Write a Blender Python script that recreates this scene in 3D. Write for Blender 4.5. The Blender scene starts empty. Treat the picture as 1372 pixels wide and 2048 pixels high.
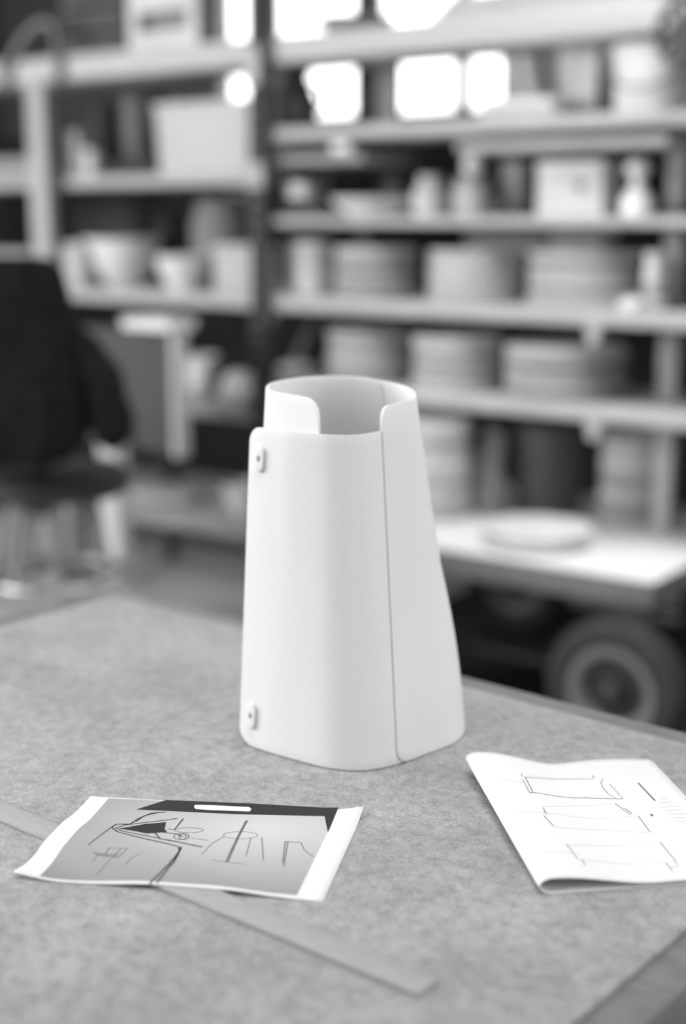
import bpy, bmesh, math, random
from mathutils import Vector, Matrix
random.seed(7)
D = bpy.data
SC = bpy.context.scene
COL = SC.collection
PI = math.pi

# ------------------------------------------------------------------ camera
FPX = 2780.0                      # focal length in pixels of a 2048 high frame
HOR = 435.0                       # pixel row of the horizon
PITCH = math.atan((1024 - HOR) / FPX)
CZ = 1.48                         # camera height, floor is z = 0
TZ = 0.90                         # workbench height
cam_d = D.cameras.new('camera'); cam = D.objects.new('camera', cam_d); COL.objects.link(cam)
cam_d.sensor_fit = 'VERTICAL'; cam_d.sensor_height = 36.0; cam_d.sensor_width = 24.0
cam_d.lens = 36.0 * FPX / 2048.0
cam.location = (0, 0, CZ); cam.rotation_euler = (PI/2 - PITCH, 0, 0)
cam_d.clip_start = 0.02
cam_d.dof.use_dof = True; cam_d.dof.focus_distance = 1.38; cam_d.dof.aperture_fstop = 1.58
SC.camera = cam

# ------------------------------------------------------------------ sky, added area lights, exposure
wd = D.worlds.new('overcast'); SC.world = wd; wd.use_nodes = True
bg = wd.node_tree.nodes['Background']
bg.inputs[0].default_value = (1, 1, 1, 1); bg.inputs[1].default_value = 4.0
def area(name, loc, target, size, size_y, power, spread=180):
    l = D.lights.new(name, 'AREA'); l.shape = 'RECTANGLE'; l.size = size; l.size_y = size_y; l.energy = power; l.spread = math.radians(spread)
    o = D.objects.new(name, l); COL.objects.link(o); o.location = loc
    o.rotation_euler = (Vector(target) - Vector(loc)).to_track_quat('-Z', 'Y').to_euler()
    return o
area('added_left_light', (-3.2, 0.2, 2.3), (0.0, 1.6, 1.0), 2.2, 1.8, 16.5, 85)  # added area light for daylight from the left; that wall has no window
area('added_left_light', (-4.2, 2.7, 2.3), (0.4, 4.3, 1.0), 2.0, 1.8, 190)  # second added light, throws side light on the rack
area('added_right_light', (2.6, 0.7, 1.9), (0.1, 1.5, 1.0), 1.5, 1.5, 8.8, 75)  # added fill from the right; no window is built there
area('added_overhead_light', (0.1, 0.8, 3.5), (0.1, 1.3, 0.9), 2.2, 1.2, 15.5, 100)  # added overhead light above the bench, no fixture modelled
area('added_overhead_light', (0.9, 2.9, 3.5), (0.7, 3.6, 0.5), 2.0, 0.8, 30, 100)  # added overhead light to brighten the trolley deck
VS = SC.view_settings
VS.view_transform = 'Standard'; VS.look = 'None'; VS.gamma = 1.0; VS.use_curve_mapping = False
VS.exposure = 0.0

# ------------------------------------------------------------------ geometry of the place
AX = Vector((3886.0, -2842.0, 0)).normalized()     # along the rack, to the right
DV = Vector((-AX.y, AX.x, 0))                      # into the rack, away from the bench
TH = math.atan2(AX.y, AX.x)
cp, sp = math.cos(PITCH), math.sin(PITCH)
def on_plane(u, v, z):
    """world point seen at (u,v) on the level z"""
    a = (u - 686) / FPX; b = -(v - 1024) / FPX
    r = Vector((a, cp + sp*b, -sp + cp*b)); t = (z - CZ) / r.z
    return Vector((r.x*t, r.y*t, z))
def rx(u, d, z):
    """rack coordinate along the rack for picture column u, at depth d and height z"""
    w = u - 686; dz = z - CZ
    return (w*(d*DV.y*cp - dz*sp) - FPX*d*DV.x) / (FPX*AX.x - w*AX.y*cp)
def rz(u, v, d):
    a = (u - 686) / FPX; b = -(v - 1024) / FPX
    r = Vector((a, cp + sp*b, -sp + cp*b)); t = d / (r.x*DV.x + r.y*DV.y)
    return CZ + r.z*t
def mpp(x, d, z):
    """metres per pixel at a rack point"""
    return ((x*AX.y + d*DV.y)*cp - (z - CZ)*sp) / FPX
def W(x, d, z): return Vector((x*AX.x + d*DV.x, x*AX.y + d*DV.y, z))

# ------------------------------------------------------------------ materials
MATS = {}
def mat(name, v, rough=0.7, var=0.0, scale=8.0, bump=0.0, bscale=60.0, spec=0.4, metal=0.0, stretch=None, detail=4.0):
    if name in MATS: return MATS[name]
    m = D.materials.new(name); m.use_nodes = True; MATS[name] = m
    nt = m.node_tree; b = nt.nodes['Principled BSDF']
    b.inputs['Roughness'].default_value = rough; b.inputs['Metallic'].default_value = metal
    b.inputs['Specular IOR Level'].default_value = spec
    b.inputs['Base Color'].default_value = (v, v, v, 1)
    if var or bump:
        tc = nt.nodes.new('ShaderNodeTexCoord'); mp = nt.nodes.new('ShaderNodeMapping')
        nt.links.new(tc.outputs['Object'], mp.inputs[0])
        if stretch: mp.inputs['Scale'].default_value = stretch
    if var:
        n = nt.nodes.new('ShaderNodeTexNoise'); n.inputs['Scale'].default_value = scale; n.inputs['Detail'].default_value = detail
        nt.links.new(mp.outputs[0], n.inputs['Vector'])
        r = nt.nodes.new('ShaderNodeMapRange'); r.inputs[1].default_value = 0.3; r.inputs[2].default_value = 0.7
        r.inputs[3].default_value = max(0, v*(1-var)); r.inputs[4].default_value = min(1, v*(1+var))
        nt.links.new(n.outputs['Fac'], r.inputs[0]); nt.links.new(r.outputs[0], b.inputs['Base Color'])
    if bump:
        n2 = nt.nodes.new('ShaderNodeTexNoise'); n2.inputs['Scale'].default_value = bscale; n2.inputs['Detail'].default_value = 3
        nt.links.new(mp.outputs[0], n2.inputs['Vector'])
        bp = nt.nodes.new('ShaderNodeBump'); bp.inputs['Strength'].default_value = bump; bp.inputs['Distance'].default_value = 0.002
        nt.links.new(n2.outputs['Fac'], bp.inputs['Height']); nt.links.new(bp.outputs[0], b.inputs['Normal'])
    return m
M_shade = mat('matte_white_sheet', 0.92, 0.75, 0.02, 300, 0.12, 900, spec=0.3)
_nt = M_shade.node_tree; _b = _nt.nodes['Principled BSDF']; _o = [n for n in _nt.nodes if n.type == 'OUTPUT_MATERIAL'][0]
_t = _nt.nodes.new('ShaderNodeBsdfTranslucent'); _t.inputs[0].default_value = (.92, .92, .92, 1)
_x = _nt.nodes.new('ShaderNodeMixShader'); _x.inputs[0].default_value = 0.2
_nt.links.new(_b.outputs[0], _x.inputs[1]); _nt.links.new(_t.outputs[0], _x.inputs[2]); _nt.links.new(_x.outputs[0], _o.inputs[0])
M_paper = mat('paper', 0.83, 0.8, spec=0.2)
M_ink = mat('ink', 0.045, 0.9, spec=0.1); M_faint = mat('pencil', 0.42, 0.8); M_softink = mat('grey_ink', 0.15, 0.9, spec=0.1); M_hair = mat('faint_pencil', 0.73, 0.8)
M_white = mat('glazed_white', 0.85, 0.35, 0.04, 6)
M_plaster = mat('plaster', 0.74, 0.9, 0.10, 12)
M_plaster_b = mat('plaster_pale', 0.80, 0.9, 0.10, 12)
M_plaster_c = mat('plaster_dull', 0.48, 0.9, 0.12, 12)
M_plank = mat('pale_plank', 0.50, 0.7, 0.12, 9, stretch=(1, 8, 8))
M_plank2 = mat('whitened_plank', 0.58, 0.7, 0.08, 9, stretch=(1, 8, 8))
M_wood = mat('wood', 0.34, 0.65, 0.15, 9, stretch=(8, 8, 1))
M_dwood = mat('dark_wood', 0.10, 0.7, 0.2, 9)
M_midwood = mat('mid_wood', 0.20, 0.6, 0.2, 20, stretch=(1, 8, 8))
M_steel = mat('dark_steel', 0.05, 0.5, metal=0.2)
M_grey = mat('grey_paint', 0.25, 0.6, 0.08, 5)
M_lgrey = mat('light_grey_paint', 0.48, 0.6, 0.08, 5)
M_black = mat('black_plastic', 0.025, 0.6)
M_rubber = mat('rubber', 0.035, 0.8, 0.2, 20)
M_cloth = mat('dark_cloth', 0.011, 0.95, 0.4, 30, 0.4, 200, spec=0.15)
M_chrome = mat('chrome', 0.45, 0.3, metal=0.8)

# ------------------------------------------------------------------ mesh helpers
def finish(bm, name, m, parent=None, loc=None, rot=None, smooth=35):
    me = D.meshes.new(name); bmesh.ops.recalc_face_normals(bm, faces=bm.faces); bm.to_mesh(me); bm.free()
    return link(me, name, m, parent, loc, rot, smooth)
def link(me, name, m, parent=None, loc=None, rot=None, smooth=35):
    if smooth is not None and len(me.polygons):
        me.shade_smooth(); me.set_sharp_from_angle(angle=math.radians(smooth))
    if m is not None and not me.materials: me.materials.append(m)
    o = D.objects.new(name, me); COL.objects.link(o)
    if parent: o.parent = parent
    if loc is not None: o.location = loc
    if rot is not None: o.rotation_euler = rot if hasattr(rot, '__len__') else (0, 0, rot)
    return o
def empty(name, loc, rotz=0, rot=None):
    o = D.objects.new(name, None); COL.objects.link(o); o.location = loc
    o.rotation_euler = rot if rot else (0, 0, rotz); o.empty_display_size = 0.05
    return o
def tag(o, label, cat, group=None, kind=None):
    o['label'] = label; o['category'] = cat
    if group: o['group'] = group
    if kind: o['kind'] = kind
    return o
def struct(o): o['kind'] = 'structure'; return o
def add_box(bm, x0, x1, y0, y1, z0, z1, bev=0.0, seg=2, mtx=None):
    vs = [bm.verts.new((x, y, z)) for x in (x0, x1) for y in (y0, y1) for z in (z0, z1)]
    q = [(0,1,3,2), (4,6,7,5), (0,4,5,1), (2,3,7,6), (0,2,6,4), (1,5,7,3)]
    fs = [bm.faces.new([vs[i] for i in f]) for f in q]
    if mtx: bmesh.ops.transform(bm, matrix=mtx, verts=vs)
    if bev:
        es = list({e for f in fs for e in f.edges})
        bmesh.ops.bevel(bm, geom=es, offset=bev, segments=seg, affect='EDGES', profile=0.5)
    return bm
def box(name, m, b, parent=None, loc=None, rot=None, bev=0.003):
    bm = bmesh.new(); add_box(bm, *b, bev=bev); return finish(bm, name, m, parent, loc, rot)
def add_lathe(bm, prof, n=32, mtx=None):
    rings = []; new = []
    for r, z in prof:
        if r < 1e-6: rings.append([bm.verts.new((0, 0, z))]); new += rings[-1]
        else:
            rings.append([bm.verts.new((r*math.cos(2*PI*i/n), r*math.sin(2*PI*i/n), z)) for i in range(n)]); new += rings[-1]
    for a, b in zip(rings, rings[1:]):
        for i in range(n):
            j = (i+1) % n
            if len(a) == 1 and len(b) == 1: continue
            if len(a) == 1: bm.faces.new((a[0], b[j], b[i]))
            elif len(b) == 1: bm.faces.new((a[i], a[j], b[0]))
            else: bm.faces.new((a[i], a[j], b[j], b[i]))
    if mtx: bmesh.ops.transform(bm, matrix=mtx, verts=new)
    return bm
def lathe(name, m, prof, parent=None, loc=None, rot=None, n=32):
    bm = bmesh.new(); add_lathe(bm, prof, n); return finish(bm, name, m, parent, loc, rot)
def add_tube(bm, pts, r, n=10, closed=False, cap=True):
    pts = [Vector(p) for p in pts]; k = len(pts); rs = r if hasattr(r, '__len__') else [r]*k
    rings = []; up = None
    for i, p in enumerate(pts):
        a = pts[(i-1) % k] if (closed or i > 0) else p; b = pts[(i+1) % k] if (closed or i < k-1) else p
        t = (b - a).normalized()
        if up is None: up = Vector((0, 0, 1)) if abs(t.z) < 0.9 else Vector((1, 0, 0))
        up = (up - t*up.dot(t)).normalized(); s = t.cross(up)
        rings.append([bm.verts.new(p + (up*math.cos(2*PI*j/n) + s*math.sin(2*PI*j/n))*rs[i]) for j in range(n)])
    for i in range(k if closed else k-1):
        a, b = rings[i], rings[(i+1) % k]
        for j in range(n): bm.faces.new((a[j], a[(j+1) % n], b[(j+1) % n], b[j]))
    if cap and not closed: bm.faces.new(rings[0][::-1]); bm.faces.new(rings[-1])
    return bm
def tube(name, m, pts, r, parent=None, loc=None, rot=None, n=10, closed=False):
    bm = bmesh.new(); add_tube(bm, pts, r, n, closed); return finish(bm, name, m, parent, loc, rot, 50)
def crom(P, t):
    """Catmull-Rom through the list P at parameter t in 0..len-1"""
    n = len(P); i = min(int(t), n-2); f = t - i
    p1, p2 = P[i], P[i+1]; p0 = P[i-1] if i > 0 else p1*2 - p2; p3 = P[i+2] if i+2 < n else p2*2 - p1
    return 0.5*((2*p1) + (p2-p0)*f + (2*p0-5*p1+4*p2-p3)*f*f + (3*p1-p0-3*p2+p3)*f*f*f)

# ================================================================== THE SETTING (rack coordinates)
XL, XR, DB, DF, HC = -7.0, 3.4, 6.0, -3.5, 3.9
bm = bmesh.new(); add_box(bm, XL, XR, DF, DB+0.2, -0.1, 0)
M_floor = mat('concrete_floor', 0.60, 0.55, 0.18, 1.6, detail=8)
struct(finish(bm, 'floor', M_floor, rot=TH))
bm = bmesh.new(); add_box(bm, XL, XR, DF, DB+0.2, HC, HC+0.1)
struct(finish(bm, 'ceiling', mat('ceiling_paint', 0.20, 0.9, 0.05, 2), rot=TH))
# back wall with one long window
WX0, WX1, WZ0, WZ1 = rx(418, DB, 2.2), rx(1010, DB, 2.2), 1.95, 3.2
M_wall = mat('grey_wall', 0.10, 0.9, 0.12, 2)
wall = empty('wall_back', W(0, DB, 0), TH); struct(wall)
box('wall_below_window', mat('wall_shade_black', 0.02, 0.9, 0.2, 3), (XL, XR, 0, 0.2, 0, WZ0), wall, bev=0)  # lower wall painted near-black for the shade behind the shelves
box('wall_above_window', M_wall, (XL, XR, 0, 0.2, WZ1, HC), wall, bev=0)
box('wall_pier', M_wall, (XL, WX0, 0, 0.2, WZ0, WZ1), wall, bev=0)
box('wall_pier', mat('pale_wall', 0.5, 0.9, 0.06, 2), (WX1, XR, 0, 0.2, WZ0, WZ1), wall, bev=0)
win = empty('window_1', W(0, DB, 0), TH); struct(win)
M_frame = mat('window_frame', 0.22, 0.5); M_frame_d = mat('window_frame_dark', 0.06, 0.5)
bm = bmesh.new()
for a, b, c, d in ((WX0, WX1, WZ0, WZ0+.05), (WX0, WX1, WZ1-.05, WZ1), (WX0, WX0+.05, WZ0+.05, WZ1-.05), (WX1-.05, WX1, WZ0+.05, WZ1-.05)):
    add_box(bm, a, b, 0.05, 0.12, c, d)
finish(bm, 'window_frame', M_frame, win)
muls = [rx(527, DB, 2.2), rx(733, DB, 2.2), rx(909, DB, 2.2)]
for x, w, mm in zip(muls, (.07, .06, .065), (M_frame_d, M_frame_d, M_frame)):
    box('mullion', mm, (x-w/2, x+w/2, 0.055, 0.115, WZ0+.05, WZ1-.05), win)
gm = D.materials.new('window_glass'); gm.use_nodes = True; nt = gm.node_tree
for n in list(nt.nodes):
    if n.type == 'BSDF_PRINCIPLED': nt.nodes.remove(n)
tr = nt.nodes.new('ShaderNodeBsdfTransparent'); gl = nt.nodes.new('ShaderNodeBsdfGlossy'); gl.inputs['Roughness'].default_value = 0.05
mx = nt.nodes.new('ShaderNodeMixShader'); mx.inputs[0].default_value = 0.05
nt.links.new(tr.outputs[0], mx.inputs[1]); nt.links.new(gl.outputs[0], mx.inputs[2])
nt.links.new(mx.outputs[0], [n for n in nt.nodes if n.type == 'OUTPUT_MATERIAL'][0].inputs[0])
edges = [WX0+.05] + [e for x, w in zip(muls, (.07, .06, .065)) for e in (x-w/2, x+w/2)] + [WX1-.05]
for i in range(0, len(edges), 2):
    box('pane', gm, (edges[i], edges[i+1], 0.082, 0.088, WZ0+.05, WZ1-.05), win, bev=0)
# side walls
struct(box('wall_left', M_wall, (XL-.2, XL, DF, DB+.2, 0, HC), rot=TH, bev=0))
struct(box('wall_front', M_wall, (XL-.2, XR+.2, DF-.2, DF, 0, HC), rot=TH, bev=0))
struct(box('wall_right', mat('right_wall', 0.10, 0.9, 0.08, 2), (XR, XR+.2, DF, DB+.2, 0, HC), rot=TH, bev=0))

# ================================================================== WORKBENCH
tu = Vector((0.765, -0.644, 0)); tth = math.atan2(tu.y, tu.x)
bench = empty('workbench', (-0.364, 2.163, 0), tth)
tag(bench, 'workbench with a mottled grey top and darker wooden edging in the foreground', 'workbench')
TL, TW, ES = 1.246, 1.30, 0.040           # length, width, edging
m = D.materials.new('mottled_bench_top'); m.use_nodes = True; nt = m.node_tree; b = nt.nodes['Principled BSDF']
tc = nt.nodes.new('ShaderNodeTexCoord')
def noise(sc, det, lo, hi, rough=0.5):
    n = nt.nodes.new('ShaderNodeTexNoise'); n.inputs['Scale'].default_value = sc; n.inputs['Detail'].default_value = det
    n.inputs['Roughness'].default_value = rough
    nt.links.new(tc.outputs['Object'], n.inputs['Vector'])
    r = nt.nodes.new('ShaderNodeMapRange'); r.inputs[1].default_value = 0.3; r.inputs[2].default_value = 0.7
    r.inputs[3].default_value = lo; r.inputs[4].default_value = hi; nt.links.new(n.outputs['Fac'], r.inputs[0]); return r.outputs[0]
def mul(a, c):
    q = nt.nodes.new('ShaderNodeMath'); q.operation = 'MULTIPLY'; nt.links.new(a, q.inputs[0]); nt.links.new(c, q.inputs[1]); return q.outputs[0]
colr = mul(mul(noise(95, 5, .27, .45, .65), noise(330, 3, .80, 1.2)), noise(9, 4, .88, 1.12))
nt.links.new(colr, b.inputs['Base Color']); b.inputs['Roughness'].default_value = 0.6; b.inputs['Specular IOR Level'].default_value = 0.35
bp = nt.nodes.new('ShaderNodeBump'); bp.inputs['Strength'].default_value = 0.15; bp.inputs['Distance'].default_value = 0.001
nt.links.new(noise(420, 2, 0, 1), bp.inputs['Height']); nt.links.new(bp.outputs[0], b.inputs['Normal'])
box('top_panel', m, (ES, TL-ES, -TW+ES, -ES, TZ-.03, TZ), bench, bev=0.0012)
zs = TZ - 0.003
for e in ((0, TL, -ES, 0), (0, TL, -TW, -TW+ES), (0, ES, -TW+ES, -ES), (TL-ES, TL, -TW+ES, -ES)):
    box('edge_strip', M_midwood, (e[0], e[1], e[2], e[3], TZ-.045, zs), bench, bev=0.003)
for x in (.06, TL-.13):
    for y in (-.13, -TW+.06):
        box('leg', M_wood, (x, x+.07, y, y+.07, 0, TZ-.045), bench)
for e in ((.13, TL-.13, -.115, -.09), (.13, TL-.13, -TW+.09, -TW+.115), (.08, .105, -TW+.13, -.13), (TL-.105, TL-.08, -TW+.13, -.13)):
    box('apron', M_midwood, (*e, TZ-.15, TZ-.046), bench)

o = box('floor_shade_sheet', mat('bench_shade_black', .02, .9, .2, 20), (TL-.15, TL+1.0, -1.6, .1, .0005, .008), loc=(-0.364, 2.163, 0), rot=tth); tag(o, 'black sheet standing in for floor shade beside the right edge of the workbench', 'shade sheet')  # added black sheet, darkens the floor as the shade beside the bench

# ================================================================== WHITE SHADE OF OVERLAPPING SHEETS
shade = empty('sheet_lampshade', (0.01, 1.51, TZ))
tag(shade, 'tall white flaring shade of overlapping curved sheets with two toggle buttons', 'lampshade')
SO = Vector((0.01, 1.51, 0))
def sheet(name, bot, top, r0, r1, ncol=72, nrow=40, bulge=None):
    """ruled sheet between a bottom and a top curve; r0/r1 = (bottom, top) corner radii at its start and end"""
    B = [Vector((x, y, 0.0012)) for x, y in bot]; T = [Vector(p) for p in top]; K = len(B) - 1
    # arc lengths along the middle of the sheet
    fine = [crom(B, K*i/400).lerp(crom(T, K*i/400), .5) for i in range(401)]
    acc = [0.0]
    for a, c in zip(fine, fine[1:]): acc.append(acc[-1] + (c-a).length)
    Ltot = acc[-1]
    def par(s):
        for i in range(400):
            if acc[i+1] >= s - 1e-9: return K*(i + (s-acc[i])/max(1e-9, acc[i+1]-acc[i]))/400
        return K
    ra, rb = max(r0), max(r1)
    ss = [ra*(1-math.cos(PI/2*i/10)) for i in range(10)] + [ra + (Ltot-ra-rb)*i/ncol for i in range(ncol+1)] + [Ltot - rb*(1-math.cos(PI/2*i/10)) for i in range(9, -1, -1)]
    bm = bmesh.new(); cols = []
    for s in ss:
        t = par(s); p, q = crom(B, t), crom(T, t); h = (q-p).length
        lo = hi = 0.0
        def cut(r, dd): return r - math.sqrt(max(0, r*r - (r-dd)**2)) if dd < r else 0.0
        lo = cut(r0[0], s) + cut(r1[0], Ltot-s); hi = cut(r0[1], s) + cut(r1[1], Ltot-s)
        col = []
        for j in range(nrow+1):
            v = (lo + (h-lo-hi)*j/nrow)/h
            w = p.lerp(q, v)
            if bulge: w = w + bulge(s/Ltot, v)
            col.append(bm.verts.new(w - SO))
        cols.append(col)
    for a, c in zip(cols, cols[1:]):
        for j in range(nrow): bm.faces.new((a[j], c[j], c[j+1], a[j+1]))
    me = D.meshes.new(name); bm.to_mesh(me); bm.free()
    o = link(me, name, M_shade, shade)
    me.set_sharp_from_angle(angle=math.radians(60))
    sm = o.modifiers.new('thick', 'SOLIDIFY'); sm.thickness = 0.0036; sm.offset = -1
    bv = o.modifiers.new('round', 'BEVEL'); bv.width = 0.0014; bv.segments = 3; bv.limit_method = 'ANGLE'; bv.angle_limit = math.radians(50)
    return o
zF = 0.356
sheet('front_panel',
      [(-.117,1.479),(-.098,1.4635),(-.0807,1.4487),(-.058,1.4318),(-.0247,1.4092),(-.0032,1.4000),(.0182,1.3973),(.0397,1.4035),(.0624,1.4184),(.0807,1.4368),(.1005,1.4575)],
      [(-.102,1.512,zF),(-.088,1.499,zF),(-.074,1.487,zF),(-.0567,1.473,zF),(-.0262,1.4553,zF),(-.010,1.4495,zF),(.0062,1.4487,zF),(.0238,1.4567,zF),(.0436,1.4784,zF),(.0570,1.4940,zF),(.067,1.508,zF)],
      (.020, .017), (.012, .012))
sheet('back_panel',
      [(-.02,1.416),(-.05,1.438),(-.08,1.462),(-.098,1.482),(-.105,1.508),(-.098,1.545),(-.07,1.596),(-.03,1.642),(.0,1.656),(.035,1.6505),(.076,1.632)],
      [(-.0243,1.468,.391),(-.046,1.488,.3925),(-.066,1.507,.3935),(-.0765,1.52,.394),(-.0825,1.545,.3945),(-.080,1.572,.3955),(-.0715,1.595,.396),(-.05,1.613,.3975),(-.0211,1.6205,.3985),(.010,1.619,.398),(.045,1.6075,.396)],
      (.012, .020), (.012, .018))
def rb(u, v):
    return Vector((.0042, .001, 0))*math.exp(-((u-.36)/.16)**2)*(math.sin(PI*min(1, v/.5)) if v < .5 else -.10*math.sin(PI*(v-.5)/.5))
sheet('side_panel',
      [(.0602,1.4135),(.0777,1.4307),(.0953,1.4477),(.120,1.4715),(.1335,1.4925),(.1415,1.527),(.139,1.567),(.115,1.607),(.075,1.64),(.03,1.660),(-.005,1.668),(-.04,1.655)],
      [(.0414,1.4786,.381),(.0511,1.4912,.3822),(.0613,1.502,.3835),(.0735,1.515,.3848),(.0795,1.524,.386),(.0812,1.540,.3875),(.0785,1.568,.390),(.068,1.594,.392),(.049,1.611,.3945),(.022,1.6225,.397),(-.003,1.6265,.3982),(-.025,1.627,.399)],
      (.014, .016), (.012, .012), bulge=rb)
def toggle(px, py, z, d):
    """oblong toggle button with a sunken eye, on the outer face of the front panel"""
    n = Vector((-.62, -.78, .12)).normalized(); up = (Vector((.045, .07, 1)) - n*Vector((.045, .07, 1)).dot(n)).normalized(); s = up.cross(n)
    mt = Matrix((s, up, n)).transposed().to_4x4(); mt.translation = Vector((px, py, z)) - SO + n*0.0003
    bm = bmesh.new(); L, R = .0075, .0068; NN = 14
    def ring(r, h, dy=0, L2=L):
        return [bm.verts.new((r*math.cos(a), r*math.sin(a) + (L2 if math.sin(a) >= 0 else -L2) + dy, h)) for a in [2*PI*(i+.5)/(2*NN) for i in range(2*NN)]]
    rs = [ring(R, -.001), ring(R, .0018), ring(R*.86, .0032), ring(R*.55, .0037), ring(.0027, .0034, L2=.0010), ring(.0023, .0008, L2=.0008)]
    for a, c in zip(rs, rs[1:]):
        for i in range(2*NN): bm.faces.new((a[i], a[(i+1) % (2*NN)], c[(i+1) % (2*NN)], c[i]))
    bm.faces.new(rs[-1]); bm.faces.new(rs[0][::-1])
    bmesh.ops.transform(bm, matrix=mt, verts=bm.verts)
    o = finish(bm, 'toggle_button', M_shade, shade); o['label'] = 'small oblong white toggle with a sunken eye'
    # dark thread through the eye
    bm = bmesh.new(); add_lathe(bm, [(0, .0009), (.0017, .0009), (.0017, .0024), (0, .0028)], 10, mt)
    finish(bm, 'thread_knot', M_faint, o)
def face_point(t, z):
    B = [(-.117,1.479),(-.098,1.4635),(-.0807,1.4487)]; T = [(-.102,1.512),(-.088,1.499),(-.074,1.487)]
    i = min(int(t), 1); f = t-i; v = z/zF
    bx, by = (B[i][k]*(1-f)+B[i+1][k]*f for k in (0, 1)); tx, ty = (T[i][k]*(1-f)+T[i+1][k]*f for k in (0, 1))
    return bx*(1-v)+tx*v, by*(1-v)+ty*v
for z, t in ((.322, .95), (.036, .78)):
    x, y = face_point(t, z); toggle(x, y, z, 0)

# ================================================================== PAPERS AND RULER ON THE BENCH
def on_bench(u, v, z=0.0):
    p = on_plane(u, v, TZ + z); return Vector((p.x, p.y))
def on_surface(u, v, zf):
    z = 0.002
    for _ in range(8):
        p = on_bench(u, v, z); z = zf(p.x, p.y)
    return Vector((p.x, p.y, TZ + z))
# wooden ruler
n1, n2 = on_bench(835, 1998), on_bench(0, 1645)
rd = (n2 - n1).normalized(); rn = Vector((-rd.y, rd.x)); rn = rn if rn.y > 0 else -rn
RW, RT = 0.0275, 0.0040
r0 = n1.copy(); rlen = 0.62
ruler = box('wooden_ruler', mat('ruler_wood', 0.40, 0.6, 0.10, 40, stretch=(1, 12, 12)), (0, rlen, 0, RW, 0, RT), loc=(r0.x, r0.y, TZ+.0002), rot=math.atan2(rd.y, rd.x), bev=0.0005)
if Vector((-math.sin(ruler.rotation_euler.z), math.cos(ruler.rotation_euler.z))).dot(rn) < 0:
    for v in ruler.data.vertices: v.co.y = -v.co.y
    ruler.data.flip_normals()
tag(ruler, 'thin pale wooden ruler running under the printed sheet', 'ruler')
def over_ruler(x, y):
    q = Vector((x, y)) - r0; a = q.dot(rn)
    dd = max(0, -a, a-RW)
    return math.exp(-(dd/.022)**2)
# printed sheet lying over the ruler
c8 = lambda x, y: (x/1.8053, 1560 + y/1.8053)
pc = [on_bench(*c8(*q), .003) for q in ((328, 50), (1313, 106), (1165, 430), (48, 347))]
def zprint(x, y):
    z = .0006 + over_ruler(x, y)*.0044
    for c, amp, rad in ((pc[3], .007, .05), (pc[1], .006, .045)):
        z += amp*max(0, 1 - (Vector((x, y))-c).length/rad)**2
    return z
def grid_sheet(name, quad, zf, m, parent=None, nx=40, ny=28, dz=0.0, thick=0.0002):
    bm = bmesh.new(); g = []
    for j in range(ny+1):
        row = []
        for i in range(nx+1):
            a = quad[0].lerp(quad[1], i/nx); c = quad[3].lerp(quad[2], i/nx); p = a.lerp(c, j/ny)
            row.append(bm.verts.new((p.x, p.y, TZ + zf(p.x, p.y) + dz)))
        g.append(row)
    for j in range(ny):
        for i in range(nx): bm.faces.new((g[j][i], g[j+1][i], g[j+1][i+1], g[j][i+1]))
    o = finish(bm, name, m, parent, smooth=60)
    if thick: s = o.modifiers.new('thick', 'SOLIDIFY'); s.thickness = thick; s.offset = -1
    return o
psheet = empty('printed_sheet', (0, 0, 0)); tag(psheet, 'white sheet printed with a grey picture of sketches, lying over the ruler', 'print')
grid_sheet('paper', pc, zprint, M_paper, psheet)
# the picture: grey tones of the print itself, paler in its middle
mp_ = D.materials.new('printed_picture'); mp_.use_nodes = True; nt = mp_.node_tree; b = nt.nodes['Principled BSDF']; b.inputs['Roughness'].default_value = .55
quad = [on_bench(*c8(*q), .002) for q in ((392, 62), (1222, 100), (1072, 412), (143, 350))]
tc = nt.nodes.new('ShaderNodeTexCoord')
pm = (quad[0]+quad[1]+quad[2]+quad[3])/4; ctr = on_bench(*c8(930, 180))
mpn = nt.nodes.new('ShaderNodeMapping'); mpn.vector_type = 'POINT'
mpn.inputs['Location'].default_value = (-ctr.x*5.0, -ctr.y*9.0, 0); mpn.inputs['Scale'].default_value = (5.0, 9.0, 0)
nt.links.new(tc.outputs['Object'], mpn.inputs[0])
ln = nt.nodes.new('ShaderNodeVectorMath'); ln.operation = 'LENGTH'; nt.links.new(mpn.outputs[0], ln.inputs[0])
mr = nt.nodes.new('ShaderNodeMapRange'); mr.inputs[1].default_value = 0.1; mr.inputs[2].default_value = 1.25; mr.inputs[3].default_value = .60; mr.inputs[4].default_value = .30
nt.links.new(ln.outputs['Value'], mr.inputs[0]); nt.links.new(mr.outputs[0], b.inputs['Base Color'])
pic = grid_sheet('printed_picture', quad, zprint, mp_, psheet, dz=.00015, thick=0)
def ribbon(bm, pts, w, zf, dz):
    P = [on_surface(u, v, zf) for u, v in pts]; Q = []
    for a, c in zip(P, P[1:]):
        k = max(1, int((c-a).length/.006))
        for i in range(k): Q.append(a.lerp(c, i/k))
    Q.append(P[-1]); prev = None
    for i, p in enumerate(Q):
        t = (Q[min(i+1, len(Q)-1)] - Q[max(i-1, 0)]); t.z = 0
        if t.length < 1e-9: continue
        n = Vector((-t.y, t.x, 0)).normalized()*w/2
        pr = []
        for q in (p+n, p-n): pr.append(bm.verts.new((q.x, q.y, TZ + zf(q.x, q.y) + dz)))
        if prev: bm.faces.new((prev[0], prev[1], pr[1], pr[0]))
        prev = pr
def lines(name, m, conv, zf, L, parent, dz=.0003):
    bm = bmesh.new()
    for w, pts in L: ribbon(bm, [conv(*p) for p in pts], w, zf, dz)
    o = finish(bm, name, m, parent, smooth=60); o['kind'] = 'stuff'; return o
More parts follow.
